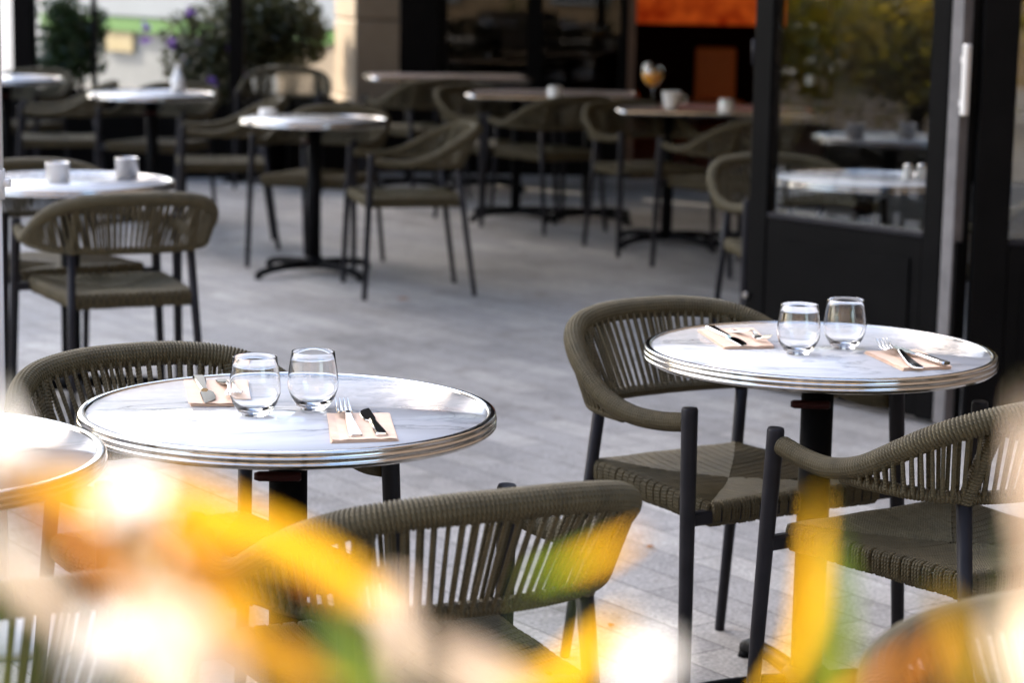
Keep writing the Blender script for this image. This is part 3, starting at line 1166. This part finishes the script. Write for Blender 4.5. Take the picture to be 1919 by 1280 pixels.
# rectangular tables under the awning
def long_table(x, y, L, D, rz, lab):
    root = empty('long_table', (x, y, 0), rz)
    tag(root, lab, 'table', 'long tables under the awning')

    def rr(w_, d_, r_, n=6):
        out = []
        for (sx, sy, a0) in ((1, 1, 0), (-1, 1, 90), (-1, -1, 180), (1, -1, 270)):
            for k in range(n + 1):
                a = R(a0 + 90 * k / n)
                out.append((sx * (w_ - r_) + r_ * math.cos(a), sy * (d_ - r_) + r_ * math.sin(a)))
        return out
    q = MB()
    o1 = rr(L / 2 - .016, D / 2 - .016, .06)
    n = len(o1)
    q.add([(px, py, .742) for px, py in o1] + [(px, py, .715) for px, py in o1],
          [tuple(range(n)), tuple(reversed(range(n, 2 * n)))] + [(k, (k + 1) % n, n + (k + 1) % n, n + k) for k in range(n)], None, False)
    q.build('tabletop', M['walnut'], root)
    q = MB()
    rings = [(-.015, .741), (-.013, .745)] + [(-.002 + .010 * math.cos(R(a_)), .7285 + .0165 * math.sin(R(a_))) for a_ in range(90, -91, -18)] + [(-.015, .712)]
    vs_ = []
    for (e, z) in rings:
        vs_ += [(px, py, z) for px, py in rr(L / 2 + e, D / 2 + e, .07)]
    fs = []
    for i in range(len(rings)):
        i2 = (i + 1) % len(rings)
        for k in range(n):
            fs.append((i * n + k, i * n + (k + 1) % n, i2 * n + (k + 1) % n, i2 * n + k))
    q.add(vs_, fs, None, True)
    q.build('rim', M['chrome'], root)
    for sx in (-1, 1):
        cx = sx * (L / 2 - .28)
        q = MB()
        q.tube([(cx, 0, .03), (cx, 0, .705)], .03, 18)
        q.box(cx - .12, cx + .12, -.12, .12, .705, .7145)
        cl = q.build('column', M['iron'], root)
        for k in range(4):
            q = MB(); foot_arm(q, R(45 + 90 * k)); f = q.build('foot', M['iron'], cl); f.location = (cx, 0, 0)


long_table(.215, 13.40, .98, .68, R(-2), 'long pale brown table with steel edge in the middle, white jar on it')
long_table(1.055, 12.28, 1.03, .68, R(-2), 'long pale brown table with steel edge carrying the orange cocktail')
long_table(-.46, 15.15, 1.05, .62, R(8), 'farthest long pale brown table with steel edge, in front of the limestone pier')

# ------------------------------------------------------------------ things on the tables
GP = [(0, .0), (.019, .0), (.0225, .0012), (.029, .008), (.0375, .022), (.0425, .037), (.0432, .047), (.0418, .062), (.0388, .082), (.0367, .0985), (.0364, .0995), (.0358, .0997),
      (.0356, .0990), (.0377, .082), (.0407, .062), (.0421, .047), (.0414, .037), (.0362, .0225), (.027, .0135), (.015, .0108), (0, .0102)]


def tumbler():
    q = MB(); q.lathe(GP, 64)
    return q.build('stemless_glass', M['glass'], None)


gl0 = tumbler()
GG = 'empty stemless glasses'
for i, (x, y, lab) in enumerate([(-.425, 3.735, 'empty stemless glass on the left in the pair on the front left table'), (-.334, 3.795, 'empty stemless glass on the right in the pair on the front left table'),
                                 (.563, 4.445, 'empty stemless glass on the left in the pair beside the black door'), (.665, 4.525, 'empty stemless glass on the right in the pair beside the black door')]):
    o = gl0 if i == 0 else gl0.copy()
    if i: COL.objects.link(o)
    o.location = (x, y, .7397)
    tag(o, lab, 'glass', GG)


def napkin(quad, lab, seed):
    rnd = random.Random(seed)
    q = MB()
    quad = [Vector((a, b_, 0)) for a, b_ in quad]
    z = .7401
    for layer in range(4):
        j = [Vector((rnd.uniform(-.0022, .0022), rnd.uniform(-.002, .002), 0)) for _ in range(4)]
        c = [quad[k] + j[k] for k in range(4)]
        n = 8
        vs_, fs = [], []
        for side in (0, 1):
            for b_ in range(n + 1):
                for a in range(n + 1):
                    p = c[0].lerp(c[3], a / n).lerp(c[1].lerp(c[2], a / n), b_ / n)
                    edge = max(abs(a / n - .5), abs(b_ / n - .5)) * 2
                    wob = .0007 * layer * math.sin(a * 1.3 + seed + layer) * math.sin(b_ * 1.1 + layer * 2) * edge
                    vs_.append((p.x, p.y, z + side * .0009 + abs(wob)))
        N1 = (n + 1) ** 2
        for b_ in range(n):
            for a in range(n):
                i0 = b_ * (n + 1) + a
                fs.append((i0, i0 + n + 1, i0 + n + 2, i0 + 1))
                fs.append((N1 + i0, N1 + i0 + 1, N1 + i0 + n + 2, N1 + i0 + n + 1))
        ring = [a for a in range(n + 1)] + [b_ * (n + 1) + n for b_ in range(1, n + 1)] + [n * (n + 1) + a for a in range(n - 1, -1, -1)] + [b_ * (n + 1) for b_ in range(n - 1, 0, -1)]
        for k in range(len(ring)):
            r0, r1 = ring[k], ring[(k + 1) % len(ring)]
            fs.append((r0, r1, N1 + r1, N1 + r0))
        q.add(vs_, fs, None, False)
        z += .00125
    tag(q.build('napkin', M['napkin'], None), lab, 'napkin', 'folded peach napkins')
    return z


ZN = .7453
def frame_of(a, b_):
    a, b_ = Vector((*a, 0)), Vector((*b_, 0))
    d = (b_ - a)
    return a, d.normalized(), d.length


def fork(a, b_, lab, z=ZN):
    """handle end a, tine tips b"""
    a, d, L = frame_of(a, b_)
    l = Vector((-d.y, d.x, 0))
    k = L / .2

    def P(s, off=0, h=0):
        return a + d * (s * k) + l * (off * k) + Vector((0, 0, z + .0015 + h))
    q = MB()
    S = [0, .004, .03, .07, .10, .118, .130, .138, .145]
    W = [.0075, .0098, .0092, .0062, .0040, .0036, .0060, .0108, .0122]
    Hh = [.0008, .0008, .002, .008, .0145, .0145, .0105, .0075, .0062]
    q.ribbon([P(s, 0, h) for s, h in zip(S, Hh)], [w_ * k for w_ in W], .0028, l)
    o = q.build('fork', M['steel'], None)
    q = MB()
    for t in (-1.5, -.5, .5, 1.5):
        off = t * .0064
        q.ribbon([P(.1435, off, .0064), P(.160, off, .0052), P(.178, off * 1.0, .0085), P(.192, off * .98, .0142), P(.2, off * .97, .0185)],
                 [.0024 * k, .0021 * k, .0019 * k, .0014 * k, .0006 * k], .0022, l)
    q.build('tines', M['steel'], o)
    tag(o, lab, 'fork', 'forks on the napkins')


def knife(a, b_, lab, z=ZN):
    a, d, L = frame_of(a, b_)
    l = Vector((-d.y, d.x, 0))
    k = L / .21

    def P(s, off=0, h=0):
        return a + d * (s * k) + l * (off * k) + Vector((0, 0, z + .0032 + h))
    q = MB()
    q.ribbon([P(s) for s in (0, .003, .02, .06, .10, .112)], [x * k for x in (.0072, .0098, .0096, .0078, .0060, .0056)], .0062, l)
    o = q.build('knife', M['steel'], None)
    q = MB()
    q.ribbon([P(s, f, -.001) for s, f in ((.1122, 0), (.118, .0015), (.13, .002), (.16, .002), (.185, .0005), (.20, -.003), (.2095, -.0075))],
             [x * k for x in (.005, .0085, .0105, .0108, .0095, .0062, .0010)], .0018, l)
    q.build('blade', M['steel'], o)
    tag(o, lab, 'knife', 'knives on the napkins')


def gxy(px, py, z=.7455):
    p = onz(px, py, z)
    return (p.x, p.y)


napkin([gxy(346, 712), gxy(356, 756), gxy(470, 756), gxy(462, 711)], 'folded peach napkin at the far side of the front left table, behind the glasses', 1)
napkin([gxy(612, 774), gxy(622, 825), gxy(746, 821), gxy(730, 773)], 'folded peach napkin at the near right side of the front left table', 2)
napkin([gxy(1308, 616), gxy(1357, 650), gxy(1450, 648), gxy(1410, 614)], 'folded peach napkin left of the glasses on the table beside the door', 3)
napkin([gxy(1620, 657), gxy(1692, 690), gxy(1784, 687), gxy(1718, 654)], 'folded peach napkin right of the glasses on the table beside the door', 4)
knife(gxy(372, 709), gxy(394, 757), 'knife on the far napkin of the front left table, blade towards the camera')
fork(gxy(414, 714), gxy(443, 756), 'fork on the far napkin of the front left table, seen partly through a glass')
fork(gxy(667, 819), gxy(640, 768), 'fork with dark tines on the near napkin of the front left table')
knife(gxy(716, 818), gxy(682, 768), 'knife beside the fork on the near napkin of the front left table')
knife(gxy(1330, 615), gxy(1398, 650), 'knife on the napkin left of the glasses beside the door')
fork(gxy(1372, 621), gxy(1440, 646), 'fork on the napkin left of the glasses beside the door, tines to the glass')
fork(gxy(1722, 692), gxy(1651, 653), 'fork on the napkin right of the glasses beside the door', ZN + .001)
knife(gxy(1774, 689), gxy(1672, 655), 'knife lying across the fork on the napkin right of the glasses', ZN + .005)


def steel_pot(px, py, lab):
    p = onz(px, py, .7395)
    q = MB()
    q.lathe([(0, 0), (.037, 0), (.0395, .003), (.0395, .062), (.041, .064), (.041, .067), (.039, .068), (.0375, .066), (.0375, .006), (0, .005)], 32)
    o = q.build('steel_pot', M['chrome'], None)
    o.location = (p.x, p.y, .7395)
    tag(o, lab, 'pot', 'steel pots on the left table')


steel_pot(108, 342, 'left one of two small steel pots on the table beside the white pole')
steel_pot(238, 332, 'right one of two small steel pots on the table beside the white pole')


def shaker(x, y, z, s, lab, m):
    root = empty('shaker', (x, y, z))
    tag(root, lab, 'shaker')
    q = MB(); q.lathe([(0, 0), (.019 * s, 0), (.020 * s, .003 * s), (.017 * s, .040 * s), (.0175 * s, .043 * s), (0, .043 * s)], 24); q.build('body', m, root)
    q = MB(); q.lathe([(0, .0432 * s), (.0178 * s, .0432 * s), (.0175 * s, .052 * s), (.012 * s, .058 * s), (0, .059 * s)], 24); q.build('cap', M['chrome'], root)


for px, lab in ((1701, 'left white shaker on the marble table behind the door glass'), (1726, 'right white shaker on the marble table behind the door glass')):
    p = onz(px, 336, .7395)
    shaker(p.x, p.y, .7395, 1.0, lab, M['ceramic'])


def jar(px, py, z, r, h, lab, name='jar'):
    p = onz(px, py, z)
    root = empty(name, (p.x, p.y, z))
    tag(root, lab, name)
    q = MB(); q.lathe([(0, 0), (r * .92, 0), (r, .006), (r, h * .75), (r * .88, h * .8), (0, h * .8)], 24); q.build('body', M['ceramic'], root)
    q = MB(); q.lathe([(0, h * .802), (r * .93, h * .802), (r * .93, h * .97), (r * .85, h), (0, h)], 24); q.build('lid', M['whiteplastic'], root)


jar(1040, 186, .742, .040, .075, 'small white jar with lid on the middle long table')
jar(1361, 212, .742, .040, .075, 'small white jar with lid beside the cup on the cocktail table')
jar(502, 216, .7395, .045, .035, 'flat white tin on the pedestal table in the middle distance', 'tin')
jar(1519, 158, .742, .028, .06, 'tiny white pot seen through the top of the angled door glass', 'pot')


def bottle():
    root = empty('bottle', (-1.905, 12.93, .7395))
    tag(root, 'white bottle with a narrow neck on the table before the violet flowers', 'bottle')
    q = MB(); q.lathe([(0, 0), (.036, 0), (.040, .006), (.040, .05), (.034, .08), (.020, .105), (.016, .12), (0, .12)], 28); q.build('body', M['ceramic'], root)
    q = MB(); q.lathe([(0, .1202), (.017, .1202), (.017, .138), (.012, .142), (0, .142)], 20); q.build('cap', M['whiteplastic'], root)


bottle()


def cocktail():
    p = onz(1222, 196, .742)
    root = empty('cocktail_glass', (p.x, p.y, .7424))
    tag(root, 'round stemmed glass with an orange cocktail on the long table by the open bay', 'glass')
    q = MB()
    q.lathe([(0, 0), (.036, 0), (.036, .002), (.006, .007), (.0045, .02), (.0045, .085), (.010, .093), (.035, .108), (.054, .135), (.060, .162), (.056, .19), (.048, .215), (.047, .2155),
             (.0545, .19), (.0583, .162), (.0525, .136), (.034, .110), (.012, .097), (0, .096)], 40)
    q.build('glass_body', M['pane'], root)
    q = MB()
    q.lathe([(0, .0968), (.0115, .098), (.0335, .111), (.052, .1365), (.0577, .162), (.0574, .17), (0, .17)], 40)
    q.build('drink', M['juice'], root)
    q = MB(); q.tube([(-.01, 0, .172), (-.034, 0, .225)], [.012, .02], 12); q.build('garnish', M['ceramic'], root)


cocktail()


def cup():
    p = onz(1258, 203, .742)
    root = empty('cup', (p.x, p.y, .7424))
    tag(root, 'white coffee cup beside the orange cocktail', 'cup')
    q = MB()
    q.lathe([(0, .001), (.030, .001), (.032, .004), (.046, .05), (.052, .088), (.053, .090), (.050, .090), (.044, .05), (.030, .008), (0, .007)], 32)
    q.build('body', M['ceramic'], root)
    q = MB()
    q.tube(catmull([(.045, 0, .07), (.075, 0, .066), (.074, 0, .035), (.042, 0, .03)], 6), .005, 8); q.build('handle', M['ceramic'], root)


cup()

# ------------------------------------------------------------------ trees mirrored in the door glass
def street_tree(x, y, h, r, seed, lab):
    root = empty('street_tree', (x, y, 0))
    tag(root, lab, 'tree')
    rnd = random.Random(seed)
    q = MB()
    q.tube(catmull([(0, 0, 0), (.05, .03, h * .25), (-.04, .05, h * .5), (0, 0, h * .75)], 5), [.14 - .006 * k for k in range(16)], 10)
    for k in range(6):
        a = k * 1.05 + rnd.random()
        z0 = h * (.35 + .07 * k)
        q.tube(catmull([(0, 0, z0), (math.cos(a) * r * .35, math.sin(a) * r * .35, z0 + .5), (math.cos(a) * r * .75, math.sin(a) * r * .75, z0 + .8)], 4), [.05 - .0035 * j for j in range(9)], 6)
    q.build('trunk', M['bark'], root)
    crown('crown', M['treeleaf'], (0, 0, h * .52), r, r, h * .52, 8500, .10, root, seed, 30, .2)


def garden_shrub(x, y, rx, rz, seed, lab):
    root = empty('garden_shrub', (x, y, 0))
    tag(root, lab, 'shrub')
    rnd = random.Random(seed)
    for k in range(4):
        a = k * 1.6 + .3
        q = MB(); q.tube(catmull([(0, 0, 0), (math.cos(a) * .12, math.sin(a) * .12, rz * .6), (math.cos(a) * .4, math.sin(a) * .4, rz * 1.2)], 4), [.03 - .0025 * j for j in range(9)], 6)
        q.build('stem', M['bark'], root)
    crown('foliage', M['treeleaf'], (0, 0, rz * .95), rx, rx, rz, 7000, .085, root, seed, 34, .2)


garden_shrub(-10.4, 7.5, 1.55, .90, 31, 'sunlit yellow green shrub out of the picture, nearest to the terrace')
garden_shrub(-11.4, 9.0, 1.7, 1.1, 37, 'sunlit yellow green shrub out of the picture, in front of the townhouse')
garden_shrub(-12.2, 6.6, 1.2, 1.25, 41, 'tall sunlit yellow green shrub farthest left of the terrace, out of the picture')
street_tree(5.2, -6.0, 4.0, 1.9, 33, 'light green street tree behind the camera, in front of the stone apartment house')


def door_post():
    q = MB(); q.box(1.448, 1.484, 7.425, 7.50, 0, 2.5, None, .004)
    tag(q.build('door_post', M['blackframe'], None), 'slim black post between the two glass door leaves', 'post')


door_post()

def fallen_leaf(px, py, rz, sz, lab):
    p = onz(px, py, 0)
    q = MB()
    vs_ = []
    for (s_, w_) in ((-1, .04), (-.6, .5), (-.1, .62), (.4, .45), (1, .03)):
        vs_ += [(s_ * sz, -w_ * sz, .004 + .004 * abs(w_)), (s_ * sz, 0, .0035), (s_ * sz, w_ * sz, .004 + .006 * abs(w_))]
    fs = []
    for i in range(4):
        for k in (0, 1):
            fs.append((i * 3 + k, i * 3 + k + 1, i * 3 + 4 + k, i * 3 + 3 + k))
    q.add(vs_, fs, None, True)
    o = q.build('fallen_leaf', M['dryleaf'], None, False)
    o.location = (p.x, p.y, 0)
    o.rotation_euler = (0, 0, R(rz))
    tag(o, lab, 'leaf')


fallen_leaf(1219, 1028, 20, .012, 'dry orange leaf on the paving, right of the front centre chair')
fallen_leaf(1146, 1176, 70, .013, 'dry orange leaf on the paving, lower, beside a chair leg')
fallen_leaf(757, 562, 5, .03, 'dark dry leaf on the paving in front of the side view chair')

# ------------------------------------------------------------------ flowering plant close to the camera
def front_plant():
    root = empty('potted_plant', (0, .52, 0))
    tag(root, 'sunlit plant with golden and lime leaves and pale blossoms right before the camera', 'plant')
    base = Vector((0, .52, 0))
    rnd = random.Random(4)
    q = MB()
    t = .025
    wx, wy, h = 1.1, .36, .82
    q.box(-wx / 2, wx / 2, -wy / 2, -wy / 2 + t, 0, h)
    q.box(-wx / 2, wx / 2, wy / 2 - t, wy / 2, 0, h)
    q.box(-wx / 2, -wx / 2 + t, -wy / 2 + t + .003, wy / 2 - t - .003, 0, h)
    q.box(wx / 2 - t, wx / 2, -wy / 2 + t + .003, wy / 2 - t - .003, 0, h)
    q.build('planter', M['planterwood'], root)
    q = MB(); q.box(-wx / 2 + t + .002, wx / 2 - t - .002, -wy / 2 + t + .005, wy / 2 - t - .005, .05, h - .05); q.build('soil', M['soil'], root)
    stems = MB()
    groups = {'yleaf': MB(), 'oleaf': MB(), 'gleaf': MB(), 'cream': MB(), 'white': MB()}

    def leaf(g, p, dirv, length, width, nrm):
        dirv = dirv.normalized()
        lat = dirv.cross(nrm).normalized()
        nn = lat.cross(dirv).normalized()
        prof = [(0, .06), (.12, .45), (.3, .9), (.5, 1.0), (.7, .8), (.87, .42), (1.0, .03)]
        vs_ = []
        for (s, w_) in prof:
            c = p + dirv * ((s - .5) * length) - nn * (.12 * length * (s - .4) ** 2)
            e = width * .5 * w_
            vs_ += [c - lat * e + nn * e * .25, c, c + lat * e + nn * e * .25]
        fs = []
        for i in range(len(prof) - 1):
            for k in (0, 1):
                fs.append((i * 3 + k, i * 3 + k + 1, i * 3 + 4 + k, i * 3 + 3 + k))
        groups[g].add([v - base for v in vs_], fs, None, True)
        return p - dirv * length * .5

    def stem_to(p):
        foot = Vector((p.x * .8 + rnd.uniform(-.03, .03), .52 + rnd.uniform(-.1, .1), .78))
        mid = p.lerp(foot, .5) + Vector((rnd.uniform(-.02, .02), rnd.uniform(-.02, .02), 0))
        pts = catmull([p - base, mid - base, foot - base], 5)
        stems.tube(pts, [.0006 + .0012 * k / (len(pts) - 1) for k in range(len(pts))], 5)

    # (px, py, depth, length in m, width in m, angle in the picture, kind)
    LV = [(140, 905, .46, .052, .013, 14, 'yleaf'), (262, 968, .47, .050, .015, 22, 'yleaf'), (420, 962, .47, .040, .014, 28, 'yleaf'), (520, 1010, .48, .046, .014, 26, 'yleaf'),
          (618, 1068, .50, .040, .013, 34, 'yleaf'), (350, 1015, .46, .040, .007, 35, 'oleaf'), (100, 985, .45, .044, .009, 35, 'oleaf'), (590, 1085, .49, .030, .007, 40, 'oleaf'),
          (440, 1165, .47, .040, .015, 48, 'yleaf'), (505, 1222, .48, .036, .014, 28, 'yleaf'), (660, 1235, .50, .034, .013, 62, 'gleaf'), (400, 1075, .48, .030, .012, 30, 'yleaf'),
          (575, 1255, .51, .034, .011, 22, 'gleaf'), (1085, 1050, .53, .028, .0100, -22, 'gleaf'), (1130, 1035, .52, .022, .008, -25, 'yleaf'), (1075, 1240, .49, .034, .013, -40, 'yleaf'),
          (980, 1272, .48, .032, .010, 15, 'yleaf'), (1515, 1110, .52, .050, .011, 96, 'yleaf'), (1572, 1165, .53, .046, .010, 88, 'gleaf'), (1480, 1230, .51, .036, .009, 118, 'yleaf'),
          (1545, 1262, .52, .034, .013, 75, 'gleaf'), (1650, 1268, .50, .030, .010, -30, 'oleaf'), (1800, 1235, .50, .036, .011, 75, 'yleaf'), (1745, 1262, .50, .028, .009, 100, 'oleaf'),
          (200, 1060, .44, .046, .011, 48, 'oleaf'), (290, 1110, .45, .040, .011, 58, 'yleaf'),
          (300, 1225, .42, .036, .012, 70, 'cream'), (745, 1190, .46, .026, .009, 80, 'cream'), (400, 1225, .44, .03, .010, 60, 'cream'),
          (1958, 960, .40, .046, .012, 86, 'cream'), (1955, 1090, .40, .046, .013, 95, 'cream'), (900, 1265, .44, .026, .009, 30, 'cream'), (60, 1100, .44, .036, .007, 45, 'cream'),
          (5, 810, .46, .020, .006, 80, 'white'), (1925, 1250, .42, .030, .010, 60, 'cream'), (700, 1125, .52, .014, .008, 60, 'cream')]
    for (px, py, dp, L, W_, ang, g) in LV:
        dp *= 1.35; L *= 1.25; W_ *= (1.15 if g in ('cream', 'white') else .85)
        p = at(px, py, dp)
        a = R(ang)
        dv = rt * math.cos(a) - up * math.sin(a) + fw * rnd.uniform(-.25, .25)
        nrm = (-sd * .8 - fw * .45 + Vector((rnd.uniform(-.3, .3), rnd.uniform(-.3, .3), rnd.uniform(-.3, .3)))).normalized()
        stem_to(leaf(g, p, dv, L, W_, nrm))
    # round pale blossoms
    def blossom(px, py, dp, r, g):
        dp *= 1.3; r *= 1.35
        p = at(px, py, dp)
        for k in range(7):
            a = k * 2 * math.pi / 7
            u = (rt * math.cos(a) + up * math.sin(a))
            d_ = u + Vector((0, -.3, .2))
            leaf(g, p + u * r * .5, d_, r * 1.1, r * .8, (-sd * .8 - fw * .5 + u * .3))
        stem_to(p)
    for (px, py, dp, r, g) in [(248, 945, .47, .0075, 'white'), (318, 1087, .49, .0065, 'cream'), (1216, 1252, .47, .0070, 'white'), (742, 1108, .53, .0036, 'cream'), (12, 850, .48, .0055, 'white'),
                               (330, 1200, .45, .008, 'cream'), (190, 1215, .45, .007, 'white')]:
        blossom(px, py, dp, r, g)
    # the body of the plant below the picture
    for k in range(260):
        g = rnd.choice(['yleaf', 'oleaf', 'gleaf', 'gleaf', 'yleaf', 'cream'])
        x, y = rnd.uniform(-.46, .46), .52 + rnd.uniform(-.14, .14)
        zmax = 1.27 - .36 * (y - .5)
        p = Vector((x, y, rnd.uniform(.86, zmax - .06)))
        a = rnd.random() * 6.283
        leaf(g, p, Vector((math.cos(a), math.sin(a), rnd.uniform(-.2, .8))), rnd.uniform(.035, .06), rnd.uniform(.010, .016), Vector((rnd.gauss(0, .4), rnd.gauss(0, .4), 1)).normalized())
        if k % 6 == 0: stem_to(p)
    stems.build('stem', M['gleaf'], root, False)
    nm = {'yleaf': 'golden_foliage', 'oleaf': 'amber_foliage', 'gleaf': 'lime_foliage', 'cream': 'cream_blossom', 'white': 'white_blossom'}
    for k, q in groups.items():
        q.build(nm[k], M[k], root, False)


front_plant()
